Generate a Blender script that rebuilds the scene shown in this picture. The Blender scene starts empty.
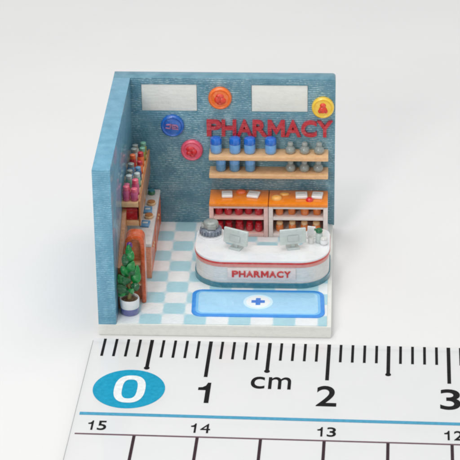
import bpy, bmesh, math, random
from mathutils import Vector, Matrix

S = bpy.context.scene
COL = S.collection
R = math.radians

# ------------------------------------------------------------------ camera
cam_d = bpy.data.cameras.new('camera')
cam = bpy.data.objects.new('camera', cam_d)
COL.objects.link(cam)
cam.location = (2.0556, -16.4418, 9.6874)
cam.rotation_euler = (1.08689, 0.012436, 0.049095)
cam_d.sensor_width = 36.0
cam_d.lens = 174.676
cam_d.clip_start = 0.1
cam_d.clip_end = 400.0
cam_d.dof.use_dof = True
cam_d.dof.focus_distance = 18.9
cam_d.dof.aperture_fstop = 3.5
S.camera = cam

# ------------------------------------------------------------------ light
world = bpy.data.worlds.new('World')
S.world = world
world.use_nodes = True
bg = world.node_tree.nodes['Background']
bg.inputs['Color'].default_value = (0.975, 0.985, 1.0, 1)
bg.inputs['Strength'].default_value = 0.56


def area(name, loc, target, size, power, color=(1, 1, 1), sy=None):
    d = bpy.data.lights.new(name, 'AREA')
    d.energy = power
    d.color = color
    d.size = size
    if sy:
        d.shape = 'RECTANGLE'
        d.size_y = sy
    o = bpy.data.objects.new(name, d)
    COL.objects.link(o)
    o.location = loc
    o.rotation_euler = (Vector(target) - Vector(loc)).to_track_quat('-Z', 'Y').to_euler()
    return o


area('ceiling_lamp', (.2, 2.2, 15), (1, 2, 0), 13, 1220, (1, .985, .96))
area('front_fill', (-4.5, -15, 9.5), (1, 1, 0.6), 3.6, 860, (1, .99, .98))  # added softbox, frontal fill to brighten the upright faces
area('glint_light', (-1.6, -5.5, 14), (1, 1, 0.5), 2.0, 190, (1, .97, .93))  # small light added for sharper highlights on the glossy resin

S.cycles.filter_width = 2.3
S.view_settings.view_transform = 'Standard'
S.view_settings.look = 'None'
S.view_settings.exposure = 0.03
S.view_settings.gamma = 1.0


# ------------------------------------------------------------------ helpers
def lin(c):
    c = c / 255.0
    return c / 12.92 if c <= 0.04045 else ((c + 0.055) / 1.055) ** 2.4


def rgb(r, g, b):
    return (lin(r), lin(g), lin(b), 1.0)


class NT:
    def __init__(self, name):
        self.m = bpy.data.materials.new(name)
        self.m.use_nodes = True
        self.t = self.m.node_tree
        self.b = self.t.nodes['Principled BSDF']

    def n(self, kind, **kw):
        x = self.t.nodes.new(kind)
        for k, v in kw.items():
            setattr(x, k, v)
        return x

    def l(self, a, b):
        self.t.links.new(a, b)

    def coords(self, scale=(1, 1, 1), loc=(0, 0, 0)):
        tc = self.n('ShaderNodeTexCoord')
        mp = self.n('ShaderNodeMapping')
        mp.inputs['Scale'].default_value = scale
        mp.inputs['Location'].default_value = loc
        self.l(tc.outputs['Object'], mp.inputs['Vector'])
        return mp.outputs['Vector']

    def noise(self, vec, scale, detail=3, rough=.55):
        x = self.n('ShaderNodeTexNoise')
        x.inputs['Scale'].default_value = scale
        x.inputs['Detail'].default_value = detail
        x.inputs['Roughness'].default_value = rough
        self.l(vec, x.inputs['Vector'])
        return x.outputs['Fac']

    def ramp(self, fac, stops):
        x = self.n('ShaderNodeValToRGB')
        e = x.color_ramp.elements
        while len(e) < len(stops):
            e.new(0.5)
        for el, (p, c) in zip(e, stops):
            el.position = p
            el.color = c
        self.l(fac, x.inputs['Fac'])
        return x.outputs['Color']

    def bump(self, h, strength, dist):
        x = self.n('ShaderNodeBump')
        x.inputs['Strength'].default_value = strength
        x.inputs['Distance'].default_value = dist
        self.l(h, x.inputs['Height'])
        self.l(x.outputs['Normal'], self.b.inputs['Normal'])

    def math(self, op, a, b):
        x = self.n('ShaderNodeMath', operation=op)
        for i, v in enumerate((a, b)):
            if isinstance(v, (int, float)):
                x.inputs[i].default_value = v
            else:
                self.l(v, x.inputs[i])
        return x.outputs[0]


def mul(c, k):
    return (c[0] * k, c[1] * k, c[2] * k, 1)


def mixc(a, b, k):
    return tuple(a[i] * (1 - k) + b[i] * k for i in range(3)) + (1,)


WHITE = (0.8, 0.8, 0.8, 1)


def resin(name, c, vary=.16, rough=.34, bump=.5, layers=110, coat=.25, trans=0.0, sss=.35, dash=16):
    """printed resin: mottled colour, fine print layers in the bump"""
    k = NT(name)
    v = k.coords()
    f = k.noise(v, 21, 4, .6)
    dark, light = mul(c, 1 - vary), mixc(c, WHITE, vary * .7)
    k.l(k.ramp(f, [(.3, dark), (.52, c), (.72, light)]), k.b.inputs['Base Color'])
    v2 = k.coords((dash, dash, layers))
    h = k.noise(v2, 1.0, 2, .5)
    h2 = k.noise(v, 55, 2, .5)
    k.bump(k.math('ADD', k.math('MULTIPLY', h, 1.0), k.math('MULTIPLY', h2, .6)), bump, .012)
    k.b.inputs['Roughness'].default_value = rough
    k.b.inputs['Coat Weight'].default_value = min(1, coat + .3)
    k.b.inputs['Coat Roughness'].default_value = .07
    k.b.inputs['Transmission Weight'].default_value = trans
    if sss:
        k.b.inputs['Subsurface Weight'].default_value = sss
        k.b.inputs['Subsurface Radius'].default_value = (.05, .045, .04)
        k.b.inputs['Subsurface Scale'].default_value = 1.0
    return k.m


def wall_mat(name, base, streak, streak_amt=.5, bump=.9):
    k = NT(name)
    v = k.coords()
    # broad mottling
    f = k.noise(v, 9, 4, .6)
    # short dashes in fine rows, one row per print layer; none on the level top faces
    tc = k.n('ShaderNodeTexCoord')
    sp = k.n('ShaderNodeSeparateXYZ')
    k.l(tc.outputs['Object'], sp.inputs[0])
    wob = k.math('MULTIPLY', k.noise(v, 11, 3), .034)
    zz = k.math('DIVIDE', k.math('ADD', sp.outputs['Z'], wob), .019)
    row = k.math('MULTIPLY', k.math('FLOOR', zz, 0), 11.73)
    cb = k.n('ShaderNodeCombineXYZ')
    k.l(k.math('MULTIPLY', sp.outputs['X'], 36.0), cb.inputs[0])
    k.l(k.math('MULTIPLY', sp.outputs['Y'], 36.0), cb.inputs[1])
    k.l(row, cb.inputs[2])
    dash = k.noise(cb.outputs[0], 1.0, 2, .6)
    line = k.math('ABSOLUTE', k.math('SINE', k.math('MULTIPLY', zz, math.pi), 0), 0)
    ns = k.n('ShaderNodeSeparateXYZ')
    k.l(tc.outputs['Normal'], ns.inputs[0])
    side = k.math('SUBTRACT', 1.0, k.math('ABSOLUTE', ns.outputs['Z'], 0))
    patch = k.math('ADD', k.math('MULTIPLY', k.noise(v, 5, 3), 1.5), -.05)
    d = k.math('MULTIPLY', k.math('MULTIPLY', dash, line), side)
    c1 = k.ramp(f, [(.3, mul(base, .86)), (.7, mixc(base, streak, .2))])
    c2 = k.ramp(k.math('MULTIPLY', d, patch), [(.25, (0, 0, 0, 1)), (.46, (streak_amt, streak_amt, streak_amt, 1))])
    mx = k.n('ShaderNodeMix', data_type='RGBA')
    k.l(c2, mx.inputs['Factor'])
    k.l(c1, mx.inputs['A'])
    mx.inputs['B'].default_value = streak
    k.l(mx.outputs['Result'], k.b.inputs['Base Color'])
    k.bump(k.math('ADD', k.math('MULTIPLY', d, .62), k.math('MULTIPLY', k.noise(v, 46, 3), .75)), bump, .012)
    k.b.inputs['Roughness'].default_value = .34
    k.b.inputs['Coat Weight'].default_value = .6
    k.b.inputs['Coat Roughness'].default_value = .1
    return k.m


class MB:
    """collects shapes in one bmesh"""
    def __init__(self):
        self.bm = bmesh.new()

    def box(self, x0, x1, y0, y1, z0, z1, bev=0.0, seg=2, M=None):
        b2 = bmesh.new()
        bmesh.ops.create_cube(b2, size=1)
        for v in b2.verts:
            v.co = Vector(((x0 + x1) / 2 + v.co.x * (x1 - x0), (y0 + y1) / 2 + v.co.y * (y1 - y0),
                           (z0 + z1) / 2 + v.co.z * (z1 - z0)))
        if bev:
            bmesh.ops.bevel(b2, geom=b2.edges[:], offset=bev, segments=seg, profile=.6, affect='EDGES')
        self.add(b2, M)
        return self

    def add(self, b2, M=None):
        if M is not None:
            b2.transform(M)
        me = bpy.data.meshes.new('tmp')
        b2.to_mesh(me)
        b2.free()
        self.bm.from_mesh(me)
        bpy.data.meshes.remove(me)

    def lathe(self, prof, n=28, M=None, squash=None):
        """prof: (r, z) from bottom to top"""
        b2 = bmesh.new()
        rings = []
        for r, z in prof:
            if r < 1e-6:
                rings.append([b2.verts.new((0, 0, z))])
            else:
                rings.append([b2.verts.new((r * math.cos(2 * math.pi * i / n), r * math.sin(2 * math.pi * i / n), z))
                              for i in range(n)])
        for a, b in zip(rings, rings[1:]):
            for i in range(n):
                j = (i + 1) % n
                if len(a) == 1 and len(b) == 1:
                    continue
                if len(a) == 1:
                    b2.faces.new((a[0], b[j], b[i]))
                elif len(b) == 1:
                    b2.faces.new((a[i], a[j], b[0]))
                else:
                    b2.faces.new((a[i], a[j], b[j], b[i]))
        if len(rings[0]) > 1:
            b2.faces.new(list(reversed(rings[0])))
        if len(rings[-1]) > 1:
            b2.faces.new(rings[-1])
        self.add(b2, M)
        return self

    def prism(self, pts, z0, z1, bev=0.0, M=None):
        b2 = bmesh.new()
        lo = [b2.verts.new((x, y, z0)) for x, y in pts]
        hi = [b2.verts.new((x, y, z1)) for x, y in pts]
        n = len(pts)
        top = b2.faces.new(hi)
        b2.faces.new(list(reversed(lo)))
        for i in range(n):
            j = (i + 1) % n
            b2.faces.new((lo[i], lo[j], hi[j], hi[i]))
        if bev:
            bmesh.ops.bevel(b2, geom=list(top.edges), offset=bev, segments=2, profile=.6, affect='EDGES')
        bmesh.ops.recalc_face_normals(b2, faces=b2.faces)
        self.add(b2, M)
        return self

    def tube(self, pts, radii, n=10):
        b2 = bmesh.new()
        rings = []
        P = [Vector(p) for p in pts]
        for i, p in enumerate(P):
            d = (P[min(i + 1, len(P) - 1)] - P[max(i - 1, 0)]).normalized()
            a = d.orthogonal().normalized()
            c = d.cross(a)
            rings.append([b2.verts.new(p + radii[i] * (a * math.cos(2 * math.pi * q / n) + c * math.sin(2 * math.pi * q / n)))
                          for q in range(n)])
        for a, b in zip(rings, rings[1:]):
            best = min(range(n), key=lambda s: (a[0].co - b[s].co).length)
            for q in range(n):
                b2.faces.new((a[q], a[(q + 1) % n], b[(q + 1 + best) % n], b[(q + best) % n]))
        b2.faces.new(list(reversed(rings[0])))
        b2.faces.new(rings[-1])
        bmesh.ops.recalc_face_normals(b2, faces=b2.faces)
        self.add(b2)
        return self

    def build(self, name, mat, parent=None, smooth=40, loc=None):
        me = bpy.data.meshes.new(name)
        self.bm.normal_update()
        self.bm.to_mesh(me)
        self.bm.free()
        me.materials.append(mat)
        if smooth:
            me.polygons.foreach_set('use_smooth', [True] * len(me.polygons))
            me.set_sharp_from_angle(angle=R(smooth))
        o = bpy.data.objects.new(name, me)
        COL.objects.link(o)
        if parent:
            o.parent = parent
        if loc:
            o.location = loc
        return o


def tag(o, label=None, cat=None, group=None, kind=None):
    if label: o['label'] = label
    if cat: o['category'] = cat
    if group: o['group'] = group
    if kind: o['kind'] = kind
    return o


def thing(name, label, cat, loc=(0, 0, 0), rz=0.0, group=None):
    o = bpy.data.objects.new(name, None)
    o.empty_display_size = .05
    COL.objects.link(o)
    o.location = loc
    o.rotation_euler = (0, 0, rz)
    return tag(o, label, cat, group)


def dup(root, loc, rz=None, label=None, scale=None):
    c = root.copy()
    COL.objects.link(c)
    c.location = loc
    if rz is not None:
        c.rotation_euler = (0, 0, rz)
    if label:
        c['label'] = label
    if scale:
        c.scale = scale
    for ch in list(root.children):
        d = ch.copy()
        COL.objects.link(d)
        d.parent = c
        for g in list(ch.children):
            e = g.copy()
            COL.objects.link(e)
            e.parent = d
    return c


def swap_mat(root, part, mat):
    """give one part of a copy its own colour"""
    for ch in root.children:
        if ch.name.split('.')[0] == part:
            ch.data = ch.data.copy()
            ch.data.materials[0] = mat


def glyph(ch, w, h, depth, offset=0.0, bev=0.0, cx=0.0, cy=0.0, keep=False):
    """one character as a bmesh in the XY plane, fitted to w x h and centred at cx, cy; depth along +Z"""
    if ch == '1':
        bm = bmesh.new()
        out = [(.62, 0), (1.0, 0), (1.0, 1), (.74, 1), (.60, .85), (.34, .77), (.0, .755), (.0, .63), (.62, .63)]
        f = bm.faces.new([bm.verts.new(((x - .5) * w + cx, (y - .5) * h + cy, 0)) for x, y in out])
        ex = bmesh.ops.extrude_face_region(bm, geom=[f])
        for g in ex['geom']:
            if isinstance(g, bmesh.types.BMVert):
                g.co.z += depth
        bmesh.ops.recalc_face_normals(bm, faces=bm.faces)
        return bm
    if ch == 'M':
        bm = bmesh.new()
        t_ = .23
        pv = [bm.verts.new(((x - .5) * w + cx, (y - .5) * h + cy, 0)) for x, y in
              [(0, 0), (t_, 0), (t_, .58), (t_, 1), (0, 1), (.5, .12), (.5, .50), (1 - t_, 0), (1, 0), (1, 1), (1 - t_, 1), (1 - t_, .58)]]
        for q in ((0, 1, 2, 3, 4), (2, 5, 6, 3), (5, 11, 10, 6), (7, 8, 9, 10, 11)):
            bm.faces.new([pv[z] for z in q])
        ex = bmesh.ops.extrude_face_region(bm, geom=bm.faces[:])
        for g in ex['geom']:
            if isinstance(g, bmesh.types.BMVert):
                g.co.z += depth
        bmesh.ops.recalc_face_normals(bm, faces=bm.faces)
        return bm
    if ch == '4':
        offset = 0.0
    cu = bpy.data.curves.new('glyph', 'FONT')
    cu.body = ch
    cu.size = 1.0
    cu.offset = offset
    cu.extrude = .5
    cu.bevel_depth = 0
    cu.resolution_u = 6
    o = bpy.data.objects.new('glyph', cu)
    COL.objects.link(o)
    dg = bpy.context.evaluated_depsgraph_get()
    me = bpy.data.meshes.new_from_object(o.evaluated_get(dg))
    bm = bmesh.new()
    bm.from_mesh(me)
    bpy.data.objects.remove(o)
    bpy.data.curves.remove(cu)
    bpy.data.meshes.remove(me)
    bmesh.ops.remove_doubles(bm, verts=bm.verts, dist=1e-5)
    xs = [v.co.x for v in bm.verts]
    ys = [v.co.y for v in bm.verts]
    zs = [v.co.z for v in bm.verts]
    sy = h / (max(ys) - min(ys))
    sx = sy if w is None else w / (max(xs) - min(xs))
    for v in bm.verts:
        v.co = Vector(((v.co.x - (max(xs) + min(xs)) / 2) * sx + cx, (v.co.y - (max(ys) + min(ys)) / 2) * sy + cy,
                       (v.co.z - min(zs)) / (max(zs) - min(zs)) * depth))
    return bm


def rrect(x0, x1, y0, y1, r, n=8):
    pts = []
    for cx, cy, a0 in ((x1 - r, y1 - r, 0), (x0 + r, y1 - r, 90), (x0 + r, y0 + r, 180), (x1 - r, y0 + r, 270)):
        for i in range(n + 1):
            a = R(a0 + 90 * i / n)
            pts.append((cx + r * math.cos(a), cy + r * math.sin(a)))
    return pts


# ------------------------------------------------------------------ dimensions (1 unit = 1 cm)
W, D, H, T, TB, FL = 2.003, 2.032, 1.576, 0.156, 0.1405, 0.1164
Y = D - TB                      # front of the back wall
FRONT = Matrix.Rotation(R(90), 4, 'X')     # XY drawing -> stands up in XZ, its depth towards -Y

# ------------------------------------------------------------------ materials
M = {}
teal = rgb(98, 163, 190)
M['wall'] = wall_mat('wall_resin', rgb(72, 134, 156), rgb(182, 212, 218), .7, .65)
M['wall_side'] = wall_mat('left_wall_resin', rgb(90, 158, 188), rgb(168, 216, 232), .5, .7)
M['base'] = resin('cream_resin', rgb(230, 231, 224), .07, .3, .35, coat=.4, sss=.25)
M['pane'] = resin('pane_resin', rgb(236, 236, 228), .05, .24, .35, layers=30, dash=9, coat=.6)
M['tan'] = resin('tan_resin', rgb(236, 190, 140), .14, .42, .5)
M['tan_dark'] = resin('brown_resin', rgb(184, 120, 66), .14, .42, .5)
M['orange'] = resin('orange_resin', rgb(254, 142, 20), .1, .3, .5, coat=.4)
M['red_orange'] = resin('red_orange_resin', rgb(244, 112, 50), .16, .38, .6)
M['arch'] = resin('arch_orange_resin', rgb(216, 96, 38), .2, .34, .6, coat=.4)
M['pinkframe'] = resin('pink_frame_resin', rgb(240, 196, 188), .1, .34, .5)
M['worktop'] = resin('worktop_resin', rgb(222, 214, 210), .12, .32, .5)
M['arch_in'] = resin('arch_back_resin', rgb(222, 140, 92), .2, .4, .6)
M['endpanel'] = resin('end_panel_resin', rgb(240, 156, 116), .16, .38, .6)
M['pinkwhite'] = resin('pinkish_resin', rgb(238, 222, 216), .1, .36, .5)
M['white'] = resin('white_resin', rgb(236, 238, 238), .04, .3, .3, coat=.4)
M['greywhite'] = resin('milky_resin', rgb(222, 222, 218), .1, .36, .5, layers=90)
M['pink'] = resin('pale_pink_resin', rgb(232, 150, 138), .12, .36, .4)
M['red'] = resin('red_resin', rgb(214, 40, 30), .15, .34, .4)
M['crimson'] = resin('crimson_resin', rgb(196, 8, 36), .14, .3, .8, coat=.3)
M['dark_red'] = resin('dark_red_resin', rgb(196, 22, 40), .2, .3, .4)
M['amber'] = resin('amber_resin', rgb(226, 124, 50), .2, .3, .4)
M['teal_base'] = resin('teal_resin', rgb(58, 128, 146), .14, .3, .4, coat=.4)
M['blue'] = resin('blue_resin', rgb(12, 112, 212), .12, .26, .3, coat=.6)
M['paleblue'] = resin('pale_blue_resin', rgb(112, 172, 230), .12, .3, .3, coat=.5)
M['grey'] = resin('grey_resin', rgb(150, 158, 154), .2, .3, .4, coat=.5)
M['grey_dark'] = resin('slate_resin', rgb(112, 124, 140), .26, .28, .7, coat=.5)
M['palegreen'] = resin('pale_grey_green_resin', rgb(194, 205, 202), .12, .24, .5, coat=.6)
M['green'] = resin('leaf_green_resin', rgb(4, 134, 56), .3, .28, .6, coat=.1, sss=0)
M['leaf_deep'] = resin('deep_leaf_resin', rgb(2, 92, 44), .3, .26, .6, coat=.1, sss=0)
M['green_dark'] = resin('dark_green_resin', rgb(26, 110, 70), .2, .3, .4)
M['stem'] = resin('stem_resin', rgb(132, 122, 70), .2, .45, .4)
M['violet'] = resin('violet_resin', rgb(104, 108, 164), .15, .34, .5)
M['purple'] = resin('purple_resin', rgb(84, 30, 116), .2, .34, .5)
M['soil'] = resin('soil_resin', rgb(92, 70, 44), .3, .6, .9)
M['pinkdisc'] = resin('rose_resin', rgb(240, 92, 120), .12, .26, .4, coat=.6)
M['reddot'] = resin('red_dot_resin', rgb(230, 22, 34), .14, .3, .4, coat=.5)
M['bluedisc'] = resin('royal_blue_resin', rgb(10, 100, 194), .14, .2, .4, coat=.8)
M['pinkmark'] = resin('mark_resin', rgb(176, 110, 150), .14, .34, .4)
M['orangedisc'] = resin('orange_disc_resin', rgb(252, 118, 26), .1, .26, .4, coat=.6)
M['redorange_dot'] = resin('vermilion_resin', rgb(244, 56, 10), .16, .3, .4, coat=.5)
M['yellowdisc'] = resin('yellow_disc_resin', rgb(252, 206, 60), .1, .26, .4, coat=.6)
M['magenta'] = resin('magenta_resin', rgb(204, 84, 128), .2, .3, .5)
M['skyblue'] = resin('sky_resin', rgb(96, 150, 190), .2, .3, .5)
M['navy'] = resin('navy_resin', rgb(34, 70, 120), .2, .3, .5)
M['mint'] = resin('mint_resin', rgb(120, 176, 150), .2, .3, .5)
M['olive'] = resin('olive_resin', rgb(150, 150, 60), .2, .3, .5)
M['mat_blue'] = resin('mat_border_resin', rgb(52, 144, 228), .06, .36, .25, layers=20, sss=0)
M['mat_mid'] = resin('mat_inner_resin', rgb(116, 190, 242), .05, .36, .25, layers=20, sss=0)
M['mat_light'] = resin('mat_resin', rgb(162, 214, 244), .05, .36, .25, layers=20, sss=0)
M['halo'] = resin('mat_halo_resin', rgb(204, 236, 250), .03, .36, .2, layers=20, sss=0)
M['cross'] = resin('cross_resin', rgb(42, 122, 214), .08, .36, .25, layers=20, sss=0)
M['whitemat'] = resin('mat_white_resin', rgb(232, 240, 242), .03, .36, .2, layers=20, sss=0)


def checker_floor():
    k = NT('checker_floor')
    v = k.coords()
    # the print blurs the edges of the squares a little
    nz = k.n('ShaderNodeTexNoise')
    nz.inputs['Scale'].default_value = 60
    k.l(v, nz.inputs['Vector'])
    ad = k.n('ShaderNodeVectorMath', operation='SCALE')
    sb = k.n('ShaderNodeVectorMath', operation='SUBTRACT')
    sb.inputs[1].default_value = (.5, .5, .5)
    k.l(nz.outputs['Color'], sb.inputs[0])
    k.l(sb.outputs[0], ad.inputs[0])
    ad.inputs['Scale'].default_value = .018
    sm = k.n('ShaderNodeVectorMath', operation='ADD')
    k.l(v, sm.inputs[0])
    k.l(ad.outputs[0], sm.inputs[1])
    sep = k.n('ShaderNodeSeparateXYZ')
    k.l(sm.outputs[0], sep.inputs[0])
    p = .191

    def wave(out, off):
        a = k.math('DIVIDE', k.math('SUBTRACT', out, off), p)
        s = k.math('SINE', k.math('MULTIPLY', a, math.pi), 0)
        return s
    w = k.math('MULTIPLY', wave(sep.outputs['X'], .537), wave(sep.outputs['Y'], 1.897))
    w = k.math('ADD', k.math('MULTIPLY', w, 4.5), .5)
    col = k.ramp(w, [(0.0, rgb(174, 216, 226)), (1.0, rgb(236, 241, 241))])
    f = k.noise(v, 13, 4)
    tint = k.ramp(f, [(.3, (.9, .92, .93, 1)), (.7, (1, 1, 1, 1))])
    mx = k.n('ShaderNodeMix', data_type='RGBA', blend_type='MULTIPLY')
    mx.inputs['Factor'].default_value = 1
    k.l(col, mx.inputs['A'])
    k.l(tint, mx.inputs['B'])
    k.l(mx.outputs['Result'], k.b.inputs['Base Color'])
    k.b.inputs['Roughness'].default_value = .3
    k.b.inputs['Coat Weight'].default_value = .3
    k.bump(k.noise(v, 45, 3), .35, .01)
    return k.m


M['floor'] = checker_floor()


def table_mat():
    k = NT('white_table')
    v = k.coords()
    f = k.noise(v, .35, 4)
    k.l(k.ramp(f, [(.3, (.752, .754, .752, 1)), (.7, (.784, .784, .78, 1))]), k.b.inputs['Base Color'])
    k.b.inputs['Roughness'].default_value = .55
    k.b.inputs['Specular IOR Level'].default_value = .3
    k.bump(k.noise(v, 30, 4), .12, .01)
    return k.m


def ruler_mat():
    k = NT('clear_ruler')
    v = k.coords()
    f = k.noise(v, 2.2, 4)
    k.l(k.ramp(f, [(.3, (.86, .868, .872, 1)), (.7, (.885, .888, .888, 1))]), k.b.inputs['Base Color'])
    k.b.inputs['Roughness'].default_value = .16
    k.b.inputs['Coat Weight'].default_value = .5
    k.b.inputs['Coat Roughness'].default_value = .08
    k.bump(k.noise(v, 5, 3), .06, .02)
    tr = k.n('ShaderNodeBsdfTransparent')
    tr.inputs['Color'].default_value = (.97, .985, .985, 1)
    mx = k.n('ShaderNodeMixShader')
    mx.inputs['Fac'].default_value = .2
    k.l(k.b.outputs[0], mx.inputs[1])
    k.l(tr.outputs[0], mx.inputs[2])
    k.l(mx.outputs[0], k.t.nodes['Material Output'].inputs['Surface'])
    return k.m


def ink(name, c, rough=.35):
    k = NT(name)
    v = k.coords()
    f = k.noise(v, 30, 4)
    k.l(k.ramp(f, [(.3, mul(c, .8)), (.75, mixc(c, WHITE, .012))]), k.b.inputs['Base Color'])
    k.b.inputs['Roughness'].default_value = rough
    k.b.inputs['Specular IOR Level'].default_value = .12
    return k.m


M['table'] = table_mat()
M['ruler'] = ruler_mat()
M['ink'] = ink('black_ink', rgb(14, 12, 14), .5)
M['ink_brown'] = ink('brown_ink', rgb(58, 40, 46))
M['ink_grey'] = ink('grey_ink', rgb(112, 88, 98))
M['ink_cyan'] = ink('cyan_ink', rgb(22, 158, 196))
M['ink_line'] = ink('blue_line_ink', rgb(80, 162, 196))
M['ink_white'] = ink('white_ink', rgb(238, 242, 242))

# ------------------------------------------------------------------ table
tb = MB()
tb.box(-60, 64, -45, 70, -1.5, 0)
tag(tb.build('table_surface', M['table'], smooth=0), 'plain pale grey white table surface under the ruler and the miniature', 'table', kind='structure')

# ------------------------------------------------------------------ the room shell
room = thing('miniature_room', 'tiny open blue pharmacy room with two walls and a checkered floor standing behind the ruler', 'miniature room')
m = MB(); m.box(0, W - .012, 0, D, 0, FL - .005, .012)
base = m.build('floor_slab', M['base'], room)
m = MB()
b2 = bmesh.new()
vs = [b2.verts.new(p) for p in ((T + .001, .012, FL), (W - .05, .012, FL), (W - .05, Y - .001, FL), (T + .001, Y - .001, FL))]
f = b2.faces.new(vs)
ex = bmesh.ops.extrude_face_region(b2, geom=[f])
for g in ex['geom']:
    if isinstance(g, bmesh.types.BMVert):
        g.co.z -= .007
bmesh.ops.recalc_face_normals(b2, faces=b2.faces)
m.add(b2)
m.build('checkered_floor', M['floor'], base)

m = MB(); m.box(.0015, T, .0015, Y - .002, .10, H, .008)
m.build('left_wall', M['wall_side'], room)


def back_wall():
    xs = [.0015, .25, .753, 1.245, 1.753, W - .0015]
    zs = [.10, 1.247, 1.509, H]
    dep = .03
    bm = bmesh.new()
    hole = {(1, 1), (3, 1)}

    def q(pts):
        bm.faces.new([bm.verts.new(p) for p in pts])
    for i in range(5):
        for j in range(3):
            x0, x1, z0, z1 = xs[i], xs[i + 1], zs[j], zs[j + 1]
            if (i, j) in hole:
                e = Y + dep
                q([(x0, e, z0), (x1, e, z0), (x1, e, z1), (x0, e, z1)])
                q([(x0, Y, z0), (x1, Y, z0), (x1, e, z0), (x0, e, z0)])
                q([(x0, e, z1), (x1, e, z1), (x1, Y, z1), (x0, Y, z1)])
                q([(x0, Y, z0), (x0, e, z0), (x0, e, z1), (x0, Y, z1)])
                q([(x1, e, z0), (x1, Y, z0), (x1, Y, z1), (x1, e, z1)])
            else:
                q([(x0, Y, z0), (x1, Y, z0), (x1, Y, z1), (x0, Y, z1)])
    for i in range(5):
        q([(xs[i], Y, H), (xs[i + 1], Y, H), (xs[i + 1], D, H), (xs[i], D, H)])
        q([(xs[i + 1], Y, .10), (xs[i], Y, .10), (xs[i], D, .10), (xs[i + 1], D, .10)])
        for j in range(3):
            q([(xs[i + 1], D, zs[j]), (xs[i], D, zs[j]), (xs[i], D, zs[j + 1]), (xs[i + 1], D, zs[j + 1])])
    for j in range(3):
        q([(xs[-1], Y, zs[j]), (xs[-1], D, zs[j]), (xs[-1], D, zs[j + 1]), (xs[-1], Y, zs[j + 1])])
        q([(xs[0], D, zs[j]), (xs[0], Y, zs[j]), (xs[0], Y, zs[j + 1]), (xs[0], D, zs[j + 1])])
    bmesh.ops.remove_doubles(bm, verts=bm.verts, dist=1e-5)
    bmesh.ops.recalc_face_normals(bm, faces=bm.faces)

    def corner(e):
        a, b = e.verts
        return abs(a.co.x - xs[-1]) < 1e-5 and abs(b.co.x - xs[-1]) < 1e-5 and abs(a.co.z - H) < 1e-5 and abs(b.co.z - H) < 1e-5
    bmesh.ops.bevel(bm, geom=[e for e in bm.edges if corner(e)], offset=.03, segments=5, profile=.5, affect='EDGES')
    sharp = [e for e in bm.edges if len(e.link_faces) == 2 and e.calc_face_angle(0) > R(50)]
    bmesh.ops.bevel(bm, geom=sharp, offset=.008, segments=2, profile=.6, affect='EDGES')
    bm.transform(Matrix.Translation((0, -.0015, 0)))
    k = MB()
    k.bm.free()
    k.bm = bm
    return k


bw = back_wall().build('back_wall', M['wall'], room)
for x0, x1 in ((.25, .753), (1.245, 1.753)):
    m = MB(); m.box(x0 + .0015, x1 - .0015, Y + .004, Y + .034, 1.2485, 1.5075, .004)
    m.build('window_pane', M['pane'], bw)

# ------------------------------------------------------------------ PHARMACY sign on the wall
sg = thing('wall_sign', 'raised crimson capital letters PHARMACY across the back wall above the bottle shelf', 'sign', (1.408, Y, 1.093))
word = 'PHARMACY'
wid = [.128, .128, .138, .130, .150, .138, .136, .136]
gap = (1.135 - sum(wid)) / 7
x = -1.135 / 2
for ch, w in zip(word, wid):
    bm = glyph(ch, w + .006, .158, .04, .03)
    bm.transform(Matrix.Translation((x + w / 2, .004, 0)) @ FRONT)
    k = MB(); k.bm.free(); k.bm = bm
    k.build('letter', M['crimson'], sg, 30)
    x += w + gap

# ------------------------------------------------------------------ round badges on the wall
def disc_prof(r, h):
    return [(r * .98, 0), (r, h * .25), (r * .98, h * .62), (r * .93, h * .85), (r * .84, h * .95), (r * .78, h * .86), (r * .72, h * .78),
            (r * .5, h * .9), (0, h * .95)]


def strokes(lst, depth, z0):
    k = MB()
    for x0, y0, x1, y1, w in lst:
        d = Vector((x1 - x0, y1 - y0))
        L = d.length
        a = math.atan2(d.y, d.x)
        k.box(-L / 2 - w / 2, L / 2 + w / 2, -w / 2, w / 2, 0, depth, w * .3,
              M=FRONT @ Matrix.Translation(((x0 + x1) / 2, (y0 + y1) / 2, z0)) @ Matrix.Rotation(a, 4, 'Z'))
    return k


def badge(label, x, z, r, mat, mark, mark_mat, zmark=.046):
    t = thing('wall_badge', label, 'badge', (x, Y, z), 0, 'round badges on the back wall')
    m = MB(); m.lathe(disc_prof(r, .052), 40, M=Matrix.Translation((0, .003, 0)) @ FRONT)
    m.build('disc', mat, t)
    mark.build('emblem', mark_mat, t)
    return t


s = .1
badge('glossy royal blue round badge with a pinkish squiggle, below the left window', .526, 1.11, .108, M['bluedisc'],
      strokes([(-.05, .022, -.012, .026, .012), (-.012, .026, -.022, -.012, .012), (.0, .02, .0, -.016, .012), (.0, .022, .03, .018, .011),
               (.0, .0, .03, .0, .011), (.0, -.016, .05, -.02, .012), (-.055, -.008, -.022, -.014, .012), (.04, .016, .05, .0, .012)], .012, .044), M['pinkmark'])
def lumps(lst, z0):
    k = MB()
    for x, y, rx, ry, h in lst:
        prof = [(1, 0), (.96, .4), (.8, .75), (.5, .95), (0, 1)]
        k.lathe(prof, 20, M=FRONT @ Matrix.Translation((x, y, z0)) @ Matrix.Diagonal((rx, ry, h, 1)))
    return k


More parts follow.
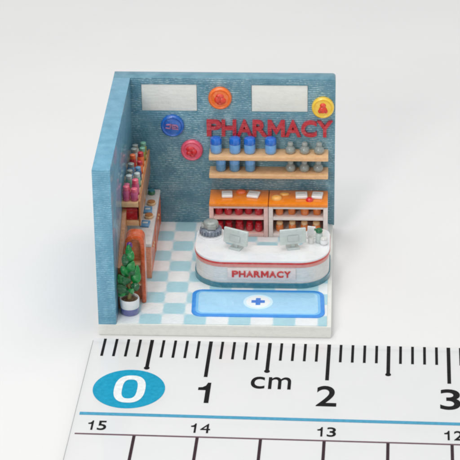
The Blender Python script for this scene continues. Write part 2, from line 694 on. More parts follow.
badge('rose pink round badge with a red blotch at its centre, left of the bottle shelf', .698, .866, .103, M['pinkdisc'],
      lumps([(-.012, .022, .042, .026, .016), (.02, -.006, .03, .034, .018), (-.022, -.018, .03, .024, .015), (.006, -.04, .026, .02, .014)], .04), M['reddot'])
badge('bright orange round badge with a red centre, between the two windows', .962, 1.388, .108, M['orangedisc'],
      lumps([(0, .028, .038, .026, .016), (-.018, -.004, .034, .036, .018), (.022, -.014, .034, .034, .017), (.0, -.036, .03, .02, .014)], .04), M['redorange_dot'])
badge('yellow round badge with a small vermilion figure shape, near the right end of the wall', 1.889, 1.305, .103, M['yellowdisc'],
      lumps([(0, .03, .028, .024, .018), (0, -.012, .038, .036, .02), (-.026, -.026, .018, .022, .016), (.026, -.026, .018, .022, .016)], .04), M['redorange_dot'])

# ------------------------------------------------------------------ wall shelves
UP, LO, BT, SD = .88, .70, .045, .17


def wall_shelf(label, n, x0, x1, z, grp):
    t = thing('wall_shelf', label, 'shelf', (x0, Y, z), 0, grp)
    m = MB(); m.box(0, x1 - x0, -SD, .003, -BT, 0, .008)
    m.build('board', M['tan'], t)
    return t


wall_shelf('upper tan board of the back wall, right under the red letters', 0, .860, 1.942, UP, 'tan shelf boards on the back wall')
wall_shelf('lower tan board of the back wall, just above the orange cabinet tops', 1, .860, 1.942, LO, 'tan shelf boards on the back wall')


def blue_bottle(label, loc):
    t = thing('medicine_bottle', label, 'bottle', loc, 0, 'blue bottles on the back wall shelves')
    m = MB(); m.lathe([(.042, 0), (.050, .008), (.052, .03), (.052, .085), (.050, .092)], 26)
    m.build('glass_body', M['paleblue'], t)
    m = MB(); m.lathe([(.0505, .088), (.053, .094), (.053, .128), (.047, .146), (.03, .154), (0, .156)], 26)
    m.build('cap', M['blue'], t)
    return t


def grey_bottle(label, loc):
    t = thing('medicine_flask', label, 'bottle', loc, 0, 'grey flasks on the back wall shelves')
    m = MB(); m.lathe([(.034, 0), (.044, .01), (.046, .03), (.042, .05), (.026, .066), (.02, .074)], 26)
    m.build('glass_body', M['grey'], t)
    m = MB(); m.lathe([(.0215, .072), (.026, .076), (.027, .095), (.022, .103), (0, .106)], 22)
    m.build('stopper', M['grey'], t)
    return t


bx = [.923, 1.095, 1.229, 1.419]
bl = ['blue capped bottle at the left end of the upper back shelf', 'blue capped bottle second from the left on the upper back shelf',
      'blue capped bottle third from the left on the upper back shelf', 'blue capped bottle standing apart just left of the grey flasks, upper back shelf']
b0 = blue_bottle(bl[0], (bx[0], Y - .085, UP))
for x, l in zip(bx[1:], bl[1:]):
    dup(b0, (x, Y - .085, UP), label=l)
gx = [1.597, 1.727, 1.858]
gl = ['small grey flask next to the blue bottles on the upper back shelf', 'small grey flask in the middle of the three on the upper back shelf',
      'small grey flask at the right end of the upper back shelf']
g0 = grey_bottle(gl[0], (gx[0], Y - .08, UP))
for x, l in zip(gx[1:], gl[1:]):
    dup(g0, (x, Y - .08, UP), label=l)
sc = (.9, .9, .78)
for x, l in zip([.965, 1.09, 1.232], ['dull blue bottle at the left end of the lower back shelf, under the upper board',
                                      'dull blue bottle in the middle of the three on the lower back shelf',
                                      'dull blue bottle nearest the empty middle of the lower back shelf']):
    o = dup(b0, (x, Y - .085, LO), label=l, scale=sc)
    swap_mat(o, 'cap', M['paleblue'])
    swap_mat(o, 'glass_body', M['skyblue'])
for x, l in zip([1.60, 1.725, 1.85], ['grey flask nearest the empty middle of the lower back shelf', 'grey flask in the middle of the three on the lower back shelf',
                                      'grey flask at the right end of the lower back shelf']):
    dup(g0, (x, Y - .08, LO), label=l)

# ------------------------------------------------------------------ cabinets
CW, CD, CH = .538, .285, .345     # width, depth, height above the floor


def cabinet(label, loc, rz, top, frame, inner, grp, width=CW, depth=None):
    """front towards local -Y, back at y=0"""
    t = thing('display_cabinet', label, 'cabinet', loc, rz, grp)
    w = width
    CD = depth or .285
    m = MB(); m.box(0, w, -CD, -.0, CH - .035, CH, .010)
    m.build('top_slab', top, t)
    for x0 in (0, w - .04):
        m = MB(); m.box(x0, x0 + .04, -CD + .004, -.004, 0, CH - .035, .005)
        m.build('side_panel', frame, t)
    m = MB(); m.box(.04, w - .04, -.03, -.006, .004, CH - .035)
    m.build('back_panel', inner, t)
    for z0, z1 in ((0, .035), (.175, .205)):
        m = MB(); m.box(.0395, w - .0395, -CD + .007, -.03, z0, z1, .004)
        m.build('shelf', frame, t)
    m = MB(); m.box(.0395, w - .0395, -CD + .006, -CD + .03, CH - .055, CH - .034, .003)
    m.build('rail', frame, t)
    return t


FZ = FL
M['orange_in'] = resin('brown_red_resin', rgb(150, 66, 36), .2, .4, .4)
M['red_in'] = resin('maroon_resin', rgb(150, 26, 34), .2, .4, .4)
cab1 = cabinet('orange topped cabinet with pinkish frame holding dark red bottles, left one against the back wall', (.862, Y - .002, FZ), 0,
               M['orange'], M['pinkframe'], M['red_in'], 'cabinets under the back wall shelves')
cab2 = cabinet('orange topped cabinet with pinkish frame holding amber bottles, right one against the back wall', (.862 + CW + .004, Y - .002, FZ), 0,
               M['orange'], M['pinkwhite'], M['orange_in'], 'cabinets under the back wall shelves')
LX = T + .002
lc1 = cabinet('white topped cabinet with red orange doors at the left wall, by the far corner', (LX, Y - .548, FZ), R(90), M['worktop'], M['red_orange'], M['red_in'],
              'cabinets along the left wall', .535, .243)
lc2 = cabinet('white topped cabinet with red orange doors at the left wall, behind the arched stand', (LX, Y - .548 - .54, FZ), R(90), M['worktop'], M['red_orange'], M['red_in'],
              'cabinets along the left wall', .535, .243)
for c in (lc1, lc2):
    for x0, x1 in ((.044, .265), (.270, .491)):
        m = MB(); m.box(x0, x1, -.243 + .0085, -.243 + .024, .039, CH - .058, .006)
        d = m.build('door', M['red_orange'], c)
        m = MB(); m.lathe([(.008, 0), (.012, .006), (.009, .013), (0, .014)], 14, M=Matrix.Translation(((x0 + .03 if x0 > .2 else x1 - .03), -.243 + .0095, .2)) @ FRONT)
        m.build('handle', M['tan'], d)
# near end of the row shows a pale side
lc2_sides = [ch for ch in lc2.children if ch.name.startswith('side_panel')]
lc2_sides[0].data.materials[0] = M['endpanel']
tag(lc2_sides[0], 'pale pinkish end panel')


def jar(name, label, loc, mat, capmat, grp, r=.03, h=.075):
    t = thing(name, label, 'jar', loc, 0, grp)
    m = MB(); m.lathe([(r * .9, 0), (r, .006), (r, h * .62), (r * .8, h * .72)], 20)
    m.build('jar_body', mat, t)
    m = MB(); m.lathe([(r * .82, h * .70), (r * .86, h * .74), (r * .84, h * .96), (r * .6, h), (0, h * 1.01)], 20)
    m.build('lid', capmat, t)
    return t


def cab_goods(x0, mat, cap, n, cname, desc):
    step = (CW - .08) / n
    proto = None
    ords = ['first', 'second', 'third', 'fourth', 'fifth']
    for row, z in (('upper', .205), ('lower', .035)):
        for i in range(n):
            l = '%s %s bottle from the left, %s compartment of the %s' % (ords[i], desc, row, cname)
            loc = (x0 + .04 + step * (i + .5), Y - .21, FZ + z + .0005)
            if proto is None:
                proto = jar('stock_bottle', l, loc, mat, cap, desc + ' bottles inside the cabinet', .036, .095)
            else:
                dup(proto, (loc[0] + random.uniform(-.006, .006), loc[1] + random.uniform(-.01, .01), loc[2]), rz=random.uniform(0, 6), label=l, scale=(random.uniform(.92, 1.06),) * 2 + (random.uniform(.9, 1.04),))


cab_goods(.862, M['dark_red'], M['crimson'], 5, 'left orange topped cabinet', 'dark red')
cab_goods(.862 + CW + .004, M['amber'], M['tan'], 4, 'right orange topped cabinet', 'amber')

# packets and pills on the cabinet tops
TZ = FZ + CH


def packet(label, x, y, z, sx, sy, h, mat, rz=0, name='paper_packet', cat='packet', grp='packets on the cabinet tops'):
    t = thing(name, label, cat, (x, y, z), rz, grp)
    m = MB(); m.box(-sx / 2, sx / 2, -sy / 2, sy / 2, 0, h, h * .4, 3)
    m.build('packet_body', mat, t)
    m = MB(); m.box(-sx * .3, sx * .3, -sy * .12, sy * .12, h - .002, h + .004, .001)
    m.build('band', M['greywhite'], t)
    return t


packet('white packet lying left of centre on the left orange cabinet top', 1.02, Y - .13, TZ, .10, .11, .028, M['white'], R(4))
packet('white packet lying near the right edge of the left orange cabinet top', 1.262, Y - .13, TZ, .11, .11, .028, M['white'], R(-12))
packet('white packet left of the red dot on the right orange cabinet top', 1.70, Y - .135, TZ, .11, .11, .03, M['white'], R(3))
packet('white packet right of the red dot on the right orange cabinet top', 1.845, Y - .135, TZ, .10, .11, .03, M['white'], R(-6))


def pebble(name, label, x, y, z, rx, ry, h, mat, cat):
    o = lumps([(0, 0, 1, 1, 1)], 0)
    o.bm.transform(FRONT.inverted())
    o.bm.transform(Matrix.Diagonal((rx, ry, h, 1)))
    return tag(o.build(name, mat, None, 60, (x, y, z)), label, cat)


M['lightorange'] = resin('light_orange_resin', rgb(252, 184, 92), .1, .3, .4)
pebble('red_pill', 'small red lump between the two white packets on the right orange cabinet top', 1.775, Y - .21, TZ, .034, .034, .03, M['reddot'], 'pill')
pebble('orange_pill', 'pale orange lump at the left of the right orange cabinet top', 1.475, Y - .18, TZ, .05, .045, .03, M['lightorange'], 'pill')
pebble('flat_pill', 'flat pale orange chip behind the lump on the right orange cabinet top', 1.545, Y - .09, TZ, .045, .03, .016, M['lightorange'], 'pill')
pebble('dark_pill', 'dark brownish red lump at the back edge of the left orange cabinet top', 1.145, Y - .06, TZ, .05, .035, .026, M['red_orange'], 'pill')

jar('small_jar', 'teal jar at the far end of the white cabinet top by the left wall', (.325, 1.78, TZ), M['green_dark'], M['teal_base'], 'jars on the white cabinet tops', .034, .045)
for l, yy in (('tan topped jar on the white cabinet by the left wall, behind the nearer one', 1.57), ('tan topped jar on the white cabinet by the left wall, nearer to the camera', 1.31)):
    jar('small_jar', l, (.34, yy, TZ), M['tan'], M['tan_dark'], 'jars on the white cabinet tops', .04, .035)
packet('pale blue grey packet between the tan jars on the white cabinet top', .318, 1.44, TZ, .08, .11, .02, M['skyblue'], R(3))
packet('pale blue grey packet in front of the tan jars on the white cabinet top', .318, 1.17, TZ, .08, .11, .02, M['skyblue'], R(-4))

# ------------------------------------------------------------------ shelves along the left wall
SX = T + .146
NY, FY = .775, 1.83
t = thing('wall_shelf', 'long tan two board shelf on the left wall with closed brown front, crowded with bottles', 'shelf', (T, NY, LO - BT))
for z in (UP, LO):
    m = MB(); m.box(-.003, SX - T, 0, FY - NY, z - BT - LO + BT, z - LO + BT, .006)
    m.build('board', M['tan'], t)
m = MB(); m.box(SX - T - .0005, SX - T + .016, .003, FY - NY - .003, -.002, UP - LO + BT + .014, .005)
m.build('front_panel', M['tan_dark'], t)

m_cols = ['magenta', 'pinkdisc', 'mint', 'skyblue', 'navy', 'crimson', 'skyblue', 'red_orange', 'greywhite', 'olive']
desc = {'magenta': 'magenta', 'pinkdisc': 'rose pink', 'mint': 'mint green', 'skyblue': 'sky blue', 'navy': 'navy blue', 'crimson': 'crimson', 'red_orange': 'red orange',
        'greywhite': 'pale grey', 'olive': 'olive yellow'}
wall_seq = [('magenta', .83), ('pinkdisc', .93), ('mint', 1.06), ('skyblue', 1.19), ('skyblue', 1.32), ('crimson', 1.45), ('greywhite', 1.58), ('greywhite', 1.71)]
edge_seq = [('magenta', .84), ('magenta', .95), ('mint', 1.09), ('navy', 1.23), ('red_orange', 1.37), ('red_orange', 1.51), ('olive', 1.64), ('olive', 1.76)]
ordn = ['nearest', 'second', 'third', 'fourth', 'fifth', 'sixth', 'seventh', 'farthest']
proto = None
random.seed(4)
for seq, xx, row in ((wall_seq, T + .039, 'wall side'), (edge_seq, T + .108, 'edge side')):
    for i, (c, yy) in enumerate(seq):
        l = '%s bottle on the left wall shelf, %s in the %s row' % (desc[c], ordn[i], row)
        hgt = random.uniform(.78, 1.1)
        if proto is None:
            proto = jar('coloured_bottle', l, (xx, yy, UP), M[c], M['pinkdisc'], 'coloured bottles on the left wall shelf', .033, .14)
        else:
            o = dup(proto, (xx + random.uniform(-.004, .004), yy + random.uniform(-.012, .012), UP), label=l, scale=(random.uniform(.86, 1.04),) * 2 + (hgt,))
            swap_mat(o, 'jar_body', M[c])
            swap_mat(o, 'lid', M[{'magenta': 'pinkdisc', 'pinkdisc': 'magenta', 'mint': 'palegreen', 'skyblue': 'grey', 'navy': 'skyblue', 'crimson': 'red_orange',
                                  'red_orange': 'crimson', 'greywhite': 'grey', 'olive': 'mint'}[c]])
t = thing('medicine_box', 'dark red box at the near end of the lower board, left wall shelf', 'box', (T + .072, .88, LO), 0, 'boxes on the left wall shelf')
m = MB(); m.box(-.062, .062, -.08, .08, 0, .112, .008); m.build('carton', M['dark_red'], t)
m = MB(); m.box(-.064, .064, -.082, .082, .085, .100, .003); m.build('band', M['red'], t)
for l, yy, c in (('red orange box behind the dark red one on the lower board, left wall shelf', 1.1, 'red_orange'), ('crimson box in the middle of the lower board, left wall shelf', 1.32, 'crimson'),
                 ('orange box at the far end of the lower board, left wall shelf', 1.56, 'orange')):
    o = dup(t, (T + .072, yy, LO), label=l)
    swap_mat(o, 'carton', M[c])

# ------------------------------------------------------------------ arched stand at the near left
ar = thing('arched_stand', 'orange arched display stand by the left wall behind the potted plant', 'display stand', (T + .056, .36, FZ))
aw, ah, ad, th = .170, .655, .15, .036


def arch(w, h, n=10):
    r = w / 2
    ry = .10
    pts = [(0, 0), (w, 0)]
    for i in range(n + 1):
        a = math.pi * i / n
        ca, sa = math.cos(a), math.sin(a)
        pts.append((r + r * math.copysign(abs(ca) ** .7, ca), h - ry + ry * max(sa, 0) ** .7))
    return pts


outer = arch(aw, ah)
inner = [(th + px * (aw - 2 * th) / aw, py * (ah - th) / ah) for px, py in arch(aw, ah)]
XZ = Matrix(((1, 0, 0, 0), (0, 0, 1, 0), (0, 1, 0, 0), (0, 0, 0, 1)))      # draws (x, z) with depth along +y
bm = bmesh.new()
n = len(outer)
va = [[bm.verts.new((p[0], y, p[1])) for p in lst] for y in (0, ad) for lst in (outer, inner)]
for i in range(n - 1):
    i0, i1 = (i + 1) % n, (i + 2) % n
    for a, b in ((va[0], va[1]), (va[2], va[3])):
        bm.faces.new((a[i0], a[i1], b[i1], b[i0]))
    bm.faces.new((va[0][i0], va[2][i0], va[2][i1], va[0][i1]))
    bm.faces.new((va[1][i0], va[1][i1], va[3][i1], va[3][i0]))
for k0 in (0, 1):
    bm.faces.new((va[0][k0], va[1][k0], va[3][k0], va[2][k0]))
bmesh.ops.recalc_face_normals(bm, faces=bm.faces)
sharp = [e for e in bm.edges if len(e.link_faces) == 2 and e.calc_face_angle(0) > R(60)]
bmesh.ops.bevel(bm, geom=sharp, offset=.008, segments=2, affect='EDGES')
k = MB(); k.bm.free(); k.bm = bm
k.build('arch_frame', M['arch'], ar)
m = MB(); m.prism(inner, ad * .5, ad * .5 + .02, M=XZ)
m.build('back_panel', M['arch_in'], ar)
for z in (.16, .36):
    m = MB(); m.box(th + .001, aw - th - .001, .02, ad * .5, z, z + .022, .004)
    m.build('shelf', M['tan'], ar)
m = MB()
m.prism([(.0, .0), (.0, .40), (.56, .70), (.56, .45)], -.055, -.018,
        M=Matrix.Translation((.0, -.10, 0)) @ Matrix(((0, 0, 1, 0), (1, 0, 0, 0), (0, 1, 0, 0), (0, 0, 0, 1))))
pass
m.build('sloped_side', M['tan_dark'], ar)

# ------------------------------------------------------------------ counter
def counter_outline(off=0.0):
    x0, x1, y0, y1 = .778 - off, 1.968 + off, .656 - off, 1.285 + off
    ix0, ix1, iy = 1.035 + off, 1.74 - off, .945 + off
    rx, ry = .27 + off, .27 + off
    pts = []
    N = 12
    for cx, a0 in ((x0 + rx, 180), (x1 - rx, 270)):
        for i in range(N + 1):
            a = R(a0 + 90 * i / N)
            pts.append((cx + rx * math.cos(a), y0 + ry + ry * math.sin(a)))
    rb = .11
    def arc(cx, cy, r, a0, a1, n=8):
        for i in range(n + 1):
            a = R(a0 + (a1 - a0) * i / n)
            pts.append((cx + r * math.cos(a), cy + r * math.sin(a)))
    arc(x1 - rb, y1 - rb, rb, 0, 90)
    arc(ix1 + rb, y1 - rb, rb, 90, 180)
    arc(ix1 - .06, iy + .06, .06, 0, -90)
    arc(ix0 + .06, iy + .06, .06, 270, 180)
    arc(ix0 - rb, y1 - rb, rb, 0, 90)
    arc(x0 + rb, y1 - rb, rb, 90, 180)
    return pts


ct = thing('service_counter', 'white pharmacy counter with rounded ends, red stripe and teal foot', 'counter', (0, 0, FZ))
for nm, off, z0, z1, mt, bv in (('foot', .004, 0, .048, 'teal_base', .006), ('body', -.004, .0475, .204, 'greywhite', 0), ('upper_band', -.003, .2035, .237, 'pink', 0),
                                ('stripe', .003, .2365, .252, 'red', .004), ('counter_top', .0, .2515, .270, 'white', .008)):
    m = MB(); m.prism(counter_outline(off), z0, z1, bv)
    m.build(nm, M[mt], ct)
m = MB(); m.box(1.075, 1.675, .6505, .668, .085, .195, .004)
m.build('sign_plate', M['pink2'] if 'pink2' in M else M['pinkwhite'], ct)
lw = [.056, .058, .062, .058, .066, .062, .058, .058]
gp = (.515 - sum(lw)) / 7
x = 1.372 - .515 / 2
for ch, w in zip(word, lw):
    bm = glyph(ch, w, .062, .010, .03)
    bm.transform(Matrix.Translation((x + w / 2, .6525, .142)) @ FRONT)
    k = MB(); k.bm.free(); k.bm = bm
    k.build('letter', M['red'], ct, 30)
    x += w + gp

CT = FZ + .270      # counter top


def monitor(label, x, y, rz, tilt):
    t = thing('monitor', label, 'monitor', (x, y, CT), rz, 'monitors on the counter')
    m = MB(); m.box(-.055, .055, -.04, .05, 0, .012, .005)
    m.build('stand_foot', M['palegreen'], t)
    m = MB(); m.box(-.016, .016, -.010, .012, .011, .08, .004)
    m.build('stand_neck', M['palegreen'], t)
    tm = Matrix.Translation((0, -.008, .045)) @ Matrix.Rotation(tilt, 4, 'X')
    m = MB(); m.box(-.118, .118, -.016, .012, .0, .142, .010, 3, M=tm)
    p = m.build('screen_housing', M['palegreen'], t)
    m = MB(); m.box(-.098, .098, .011, .0165, .016, .126, .003, M=tm)
    m.build('screen', M['grey'], p)
    m = MB(); m.box(-.05, .05, -.022, -.0155, .03, .085, .005, M=tm)
    m.build('rear_cover', M['palegreen'], p)
    return t


monitor('pale grey green monitor turned to the left, on the left part of the white counter', 1.142, .885, R(-26), R(-8))
monitor('pale grey green monitor turned slightly right, on the right part of the white counter', 1.642, .905, R(14), R(-8))

# grey register on the left wing
rg = thing('cash_register', 'lumpy slate grey two tier register on the rear left end of the counter', 'register', (.905, 1.165, CT))
m = MB()
m.lathe([(.086, .004), (.096, .012), (.098, .05), (.088, .062), (.07, .068)], 24)
m.build('lower_drum', M['grey_dark'], rg)
m = MB()
m.lathe([(.062, .064), (.07, .072), (.068, .11), (.058, .122), (.03, .128), (0, .129)], 24)
m.box(-.03, .05, -.082, -.05, .07, .11, .01)
m.box(-.085, -.04, -.04, .02, .066, .10, .012)
m.build('upper_head', M['grey'], rg)
m = MB()
for i in range(9):
    a = R(200 + i * 17)
    m.box(-.009, .009, -.008, .008, .016, .05, .004, M=Matrix.Translation((.098 * math.cos(a), .098 * math.sin(a), 0)) @ Matrix.Rotation(a + math.pi / 2, 4, 'Z'))
m.build('key_row', M['violet_grey'] if 'violet_grey' in M else M['grey_dark'], rg)
m = MB(); m.lathe([(.112, 0), (.114, .003), (.108, .008)], 8, M=Matrix.Translation((0, -.035, 0)) @ Matrix.Rotation(R(22.5), 4, 'Z'))
m.build('base_plate', M['white'], rg, 20)

# small things on the right wing
t = thing('soap_dispenser', 'pale bottle with a dark green cap on the right end of the counter', 'dispenser', (1.872, 1.02, CT))
m = MB(); m.lathe([(.028, 0), (.032, .006), (.033, .08), (.024, .096), (.016, .1)], 22); m.build('bottle_body', M['palegreen'], t)
m = MB(); m.lathe([(.018, .098), (.03, .102), (.033, .116), (.026, .13), (0, .134)], 22); m.box(-.045, .012, -.01, .01, .117, .131, .004); m.build('cap', M['green_dark'], t)
t = thing('card_stand', 'small white card on a foot behind the right monitor', 'card stand', (1.80, 1.105, CT), R(-10))
m = MB(); m.box(-.04, .04, -.025, .025, 0, .01, .004); m.build('foot', M['white'], t)
m = MB(); m.box(-.036, .036, -.006, .006, .008, .105, .004, M=Matrix.Rotation(R(-10), 4, 'X')); m.build('card', M['white'], t)
t = thing('cotton_jar', 'round white jar at the right rim of the counter', 'jar', (1.915, .985, CT))
m = MB(); m.lathe([(.026, 0), (.034, .01), (.036, .035), (.03, .05)], 22); m.build('jar_body', M['white'], t)
m = MB(); m.lathe([(.031, .048), (.033, .053), (.024, .068), (0, .073)], 22); m.build('lid', M['greywhite'], t)
t = thing('clear_cup', 'small milky cup beside the green capped bottle on the right end of the counter', 'cup', (1.80, 1.005, CT))
m = MB(); m.lathe([(.024, 0), (.030, .06), (.027, .06), (.022, .006), (0, .006)], 20); m.build('cup_wall', M['greywhite'], t)

# ------------------------------------------------------------------ floor mat
mt = thing('floor_mat', 'light blue floor mat with darker blue border and a blue cross in a white disc', 'mat', (1.354, .372, FZ))


def sheared(pts):
    return [(x - .035 * y, y) for x, y in pts]


a, b = .574, .232
m = MB(); m.prism(sheared(rrect(-a, a, -b, b, .085)), .0, .008, .003); m.build('border', M['mat_blue'], mt)
m = MB(); m.prism(sheared(rrect(-a + .034, a - .034, -b + .034, b - .034, .06)), .0075, .0105, .001); m.build('inner_border', M['mat_mid'], mt)
m = MB(); m.prism(sheared(rrect(-a + .056, a - .056, -b + .052, b - .052, .05)), .010, .0115, .0006); m.build('field', M['mat_light'], mt)
m = MB(); m.lathe([(.128, .0105), (.128, .0122), (.124, .0128)], 40, M=Matrix.Translation((0, .015, 0))); m.build('halo', M['halo'], mt)
m = MB(); m.lathe([(.104, .0105), (.104, .0135), (.1, .0145)], 40, M=Matrix.Translation((0, .015, 0))); m.build('disc', M['whitemat'], mt)
c = .02
L = .058
m = MB(); m.prism([(-c, -L), (c, -L), (c, -c), (L, -c), (L, c), (c, c), (c, L), (-c, L), (-c, c), (-L, c), (-L, -c), (-c, -c)], .014, .018, .001,
                  M=Matrix.Translation((0, .015, 0)))
m.build('cross', M['cross'], mt)

# ------------------------------------------------------------------ potted plant
pl = thing('potted_plant', 'small green leafy plant in a white and violet pot beside the left wall', 'plant', (.256, .195, FZ))
m = MB(); m.lathe([(0.0699, 0), (0.0773, .008), (0.0810, .06), (0.0819, .066)], 32); m.build('pot_foot', M['violet'], pl)
m = MB(); m.lathe([(0.0819, .0655), (0.0846, .10), (0.0856, .142), (0.0810, .150), (0.0736, .146), (0.0718, .125), (0, .122)], 32); m.build('pot_body', M['white'], pl)
m = MB(); m.lathe([(0.0722, .118), (0.0708, .13), (0.0460, .136), (0, .138)], 24); m.build('soil', M['soil'], pl)
m = MB()
m.tube([(0, 0, .12), (.004, .0, .22), (-.004, .01, .34), (.01, .02, .46), (.014, .02, .58)], [.02, .02, .017, .014, .008])
m.tube([(0, 0, .2), (.04, .0, .27), (.065, -.004, .36)], [.012, .01, .007])
m.tube([(0, 0, .17), (-.035, -.01, .22), (-.06, -.012, .29)], [.012, .01, .007])
m.build('stem', M['stem'], pl)


def leaf(base, tip, width, fold=.25):
    """one thick pointed leaf with a folded midrib, from base to tip"""
    B, Tp = Vector(base), Vector(tip)
    d = Tp - B
    L = d.length
    d.normalize()
    side = d.cross(Vector((.1, -1, .35))).normalized()
    nrm = side.cross(d).normalized()
    if nrm.y > 0:
        nrm = -nrm
    bm = bmesh.new()
    n = 9
    rows = []
    for i in range(n + 1):
        u = i / n
        w = width * (math.sin(math.pi * min(1, u * .93 + .05)) ** .75)
        cpos = B + d * (L * u) + nrm * (.022 * math.sin(math.pi * u))
        row = []
        for s in (-1, -.5, 0, .5, 1):
            row.append(cpos + side * (w * s) - nrm * (abs(s) * w * fold))
        rows.append(row)
    fv = [[bm.verts.new(p + nrm * .005) for p in r] for r in rows]
    bv = [[bm.verts.new(p - nrm * .005) for p in r] for r in rows]
    for i in range(n):
        for j in range(4):
            bm.faces.new((fv[i][j], fv[i][j + 1], fv[i + 1][j + 1], fv[i + 1][j]))
            bm.faces.new((bv[i][j], bv[i + 1][j], bv[i + 1][j + 1], bv[i][j + 1]))
        bm.faces.new((fv[i][0], fv[i + 1][0], bv[i + 1][0], bv[i][0]))
        bm.faces.new((fv[i][4], bv[i][4], bv[i + 1][4], fv[i + 1][4]))
    bm.faces.new([fv[0][j] for j in range(5)] + [bv[0][j] for j in reversed(range(5))])
    bm.faces.new([fv[n][j] for j in reversed(range(5))] + [bv[n][j] for j in range(5)])
    bmesh.ops.recalc_face_normals(bm, faces=bm.faces)
    k = MB(); k.bm.free(); k.bm = bm
    return k


leaves = [((-.01, -.02, .19), (-.095, -.05, .30), .030), ((-.03, -.02, .24), (-.088, -.05, .185), .026), ((-.03, -.01, .27), (-.085, -.02, .38), .032),
          ((.02, -.02, .24), (.088, -.04, .30), .028), ((.04, -.01, .30), (.098, -.02, .40), .032), ((.05, -.01, .33), (.08, -.01, .47), .030),
          ((.06, -.01, .36), (.03, -.02, .45), .024), ((-.0, -.01, .36), (-.055, -.03, .47), .030), ((0, -.01, .40), (.05, -.03, .52), .030),
          ((.0, -.01, .45), (-.03, -.02, .58), .028), ((.01, -.01, .50), (.042, -.02, .61), .026), ((.008, 0, .54), (.012, -.01, .67), .024),
          ((.0, -.025, .30), (-.035, -.07, .38), .026), ((.01, -.025, .22), (.045, -.08, .27), .024), ((0, .02, .3), (.02, .09, .4), .03), ((0, .02, .26), (-.05, .08, .36), .03)]
for n_, lf in enumerate(leaves):
    leaf(lf[0], lf[1], lf[2] * (1.2 + .2 * (n_ % 3 == 0)), .15 + .12 * (n_ % 4)).build('leaf', M['green' if n_ % 3 else 'leaf_deep'], pl, 50)
fl_ = lumps([(0, 0, 1, 1, 1)], 0)
fl_.bm.transform(FRONT.inverted())
fl_.bm.transform(Matrix.Diagonal((.026, .026, .04, 1)))
fl_.bm.transform(Matrix.Translation((.016, .01, .64)))
fl_.build('flower', M['purple'], pl, 60)

# ------------------------------------------------------------------ ruler
ru = thing('ruler', 'white plastic ruler with black centimetre marks and a white zero in a blue oval', 'ruler', (-.0223, -.1491, 0), -.0237)
RZ = .06
XR, YB = 15.45, -2.55
bm = bmesh.new()
sec = [(0.0, .030), (0.0, RZ - .008), (-.008, RZ), (YB + .02, RZ), (YB, RZ - .02), (YB, 0.002), (0.0, 0.002)]
e0 = [bm.verts.new((0, y, z)) for y, z in sec]
e1 = [bm.verts.new((XR, y, z)) for y, z in sec]
bm.faces.new(e0)
bm.faces.new(list(reversed(e1)))
for i in range(len(sec)):
    j = (i + 1) % len(sec)
    bm.faces.new((e0[i], e1[i], e1[j], e0[j]))
bmesh.ops.recalc_face_normals(bm, faces=bm.faces)
k = MB(); k.bm.free(); k.bm = bm
k.build('blade', M['ruler'], ru, 30)
M['ruler_edge'] = ink('ruler_edge', rgb(150, 154, 156), .3)
m = MB(); m.box(-.006, .0, YB + .01, -.03, .003, RZ - .004, .002); m.build('cut_end', M['ruler_edge'], ru)
m = MB(); m.box(.0, XR, .0, .005, .003, .028, .002); m.build('thin_edge', M['ruler_edge'], ru)
Z0, Z1 = RZ + .0008, RZ + .0026
m = MB()
for i in range(1, 151):
    xx = i * .1
    if i % 10 == 0:
        w, v1 = .030, -.585
    elif i % 5 == 0:
        w, v1 = .030, -.47
    else:
        w, v1 = .0225, -.293
    m.box(xx - w / 2, xx + w / 2, v1, -.012, Z0, Z1)
    if i % 10 == 5:
        m.lathe([(.024, 0), (.024, Z1 - Z0)], 16, M=Matrix.Translation((xx, v1, Z0 + .0003)))
m.build('scale_marks', M['ink'], ru, 0)
m = MB(); m.box(.035, 15.3, -1.213, -1.172, Z0, Z1); m.build('blue_line', M['ink_line'], ru, 0)
m = MB(); m.box(.035, 15.3, -1.499, -1.482, Z0, Z1); m.build('grey_line', M['ink_grey'], ru, 0)
m = MB()
for i in range(30):
    xx = .509 + .5 * i
    m.box(xx - .0125, xx + .0125, YB + .03, -1.4995, Z0, Z1)
m.build('lower_scale_marks', M['ink_brown'], ru, 0)


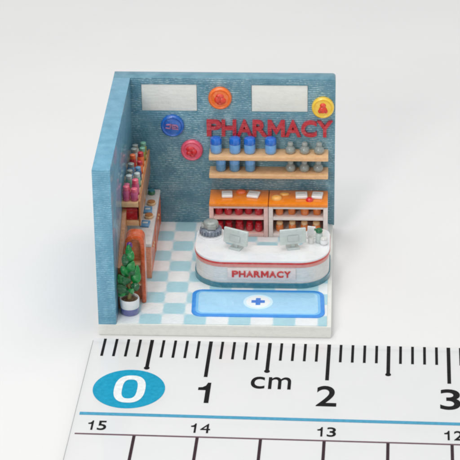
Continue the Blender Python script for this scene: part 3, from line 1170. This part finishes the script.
def numeral(txt, xc, yc, h, ws, gapx, mat, name='numeral', off=.012, w1=None):
    tot = sum(ws) + gapx * (len(ws) - 1)
    x = xc - tot / 2
    k = MB()
    for ch, w in zip(txt, ws):
        bm = glyph(ch, w, h, Z1 - Z0, off)
        bm.transform(Matrix.Translation((x + w / 2, yc, Z0)))
        k.add(bm)
        x += w + gapx
    return k.build(name, mat, ru, 0)


# blue oval with the zero
m = MB(); m.lathe([(1, 0), (1, .0014)], 72, M=Matrix.Translation((.389, -.803, Z0)) @ Matrix.Diagonal((.296, .297, 1, 1)))
m.build('oval', M['ink_cyan'], ru, 0)
bm = bmesh.new()
N = 64
def sup(a, rx, ry, p=2.5):
    c_, s_ = math.cos(a), math.sin(a)
    return (math.copysign(abs(c_) ** (2 / p), c_) * rx, math.copysign(abs(s_) ** (2 / p), s_) * ry)
zr = Z0 + .003
ro = [bm.verts.new((*sup(2 * math.pi * i / N, .128, .210), 0)) for i in range(N)]
ri = [bm.verts.new((*sup(2 * math.pi * i / N, .062, .146, 2.8), 0)) for i in range(N)]
fs = [bm.faces.new((ro[i], ro[(i + 1) % N], ri[(i + 1) % N], ri[i])) for i in range(N)]
bm.transform(Matrix.Translation((.396, -.808, zr)))
k = MB(); k.bm.free(); k.bm = bm
k.build('numeral', M['ink_white'], ru, 0)

UPW = {'1': .10, '2': .165, '3': .165, '4': .17, '5': .165, '6': .165, '7': .16, '8': .165, '9': .165, '0': .165}
for i in range(1, 16):
    s_ = str(i)
    numeral(s_, i + .005, -.83, .31, [UPW[c_] for c_ in s_], .05, M['ink'])
numeral('cm', 1.543, -.652, .185, [.115, .185], .03, M['ink'], 'unit_lettering', .004)
LW = {'1': .042, '2': .072, '3': .072, '4': .078, '5': .072, '6': .072, '7': .07, '8': .072, '9': .072, '0': .072}
for k_ in range(15, 0, -1):
    xx = .009 + (15 - k_) + (.19 if k_ == 15 else .015)
    s_ = str(k_)
    numeral(s_, xx, -1.363, .135, [LW[c_] for c_ in s_], .034, M['ink'], 'small_numeral', .012)
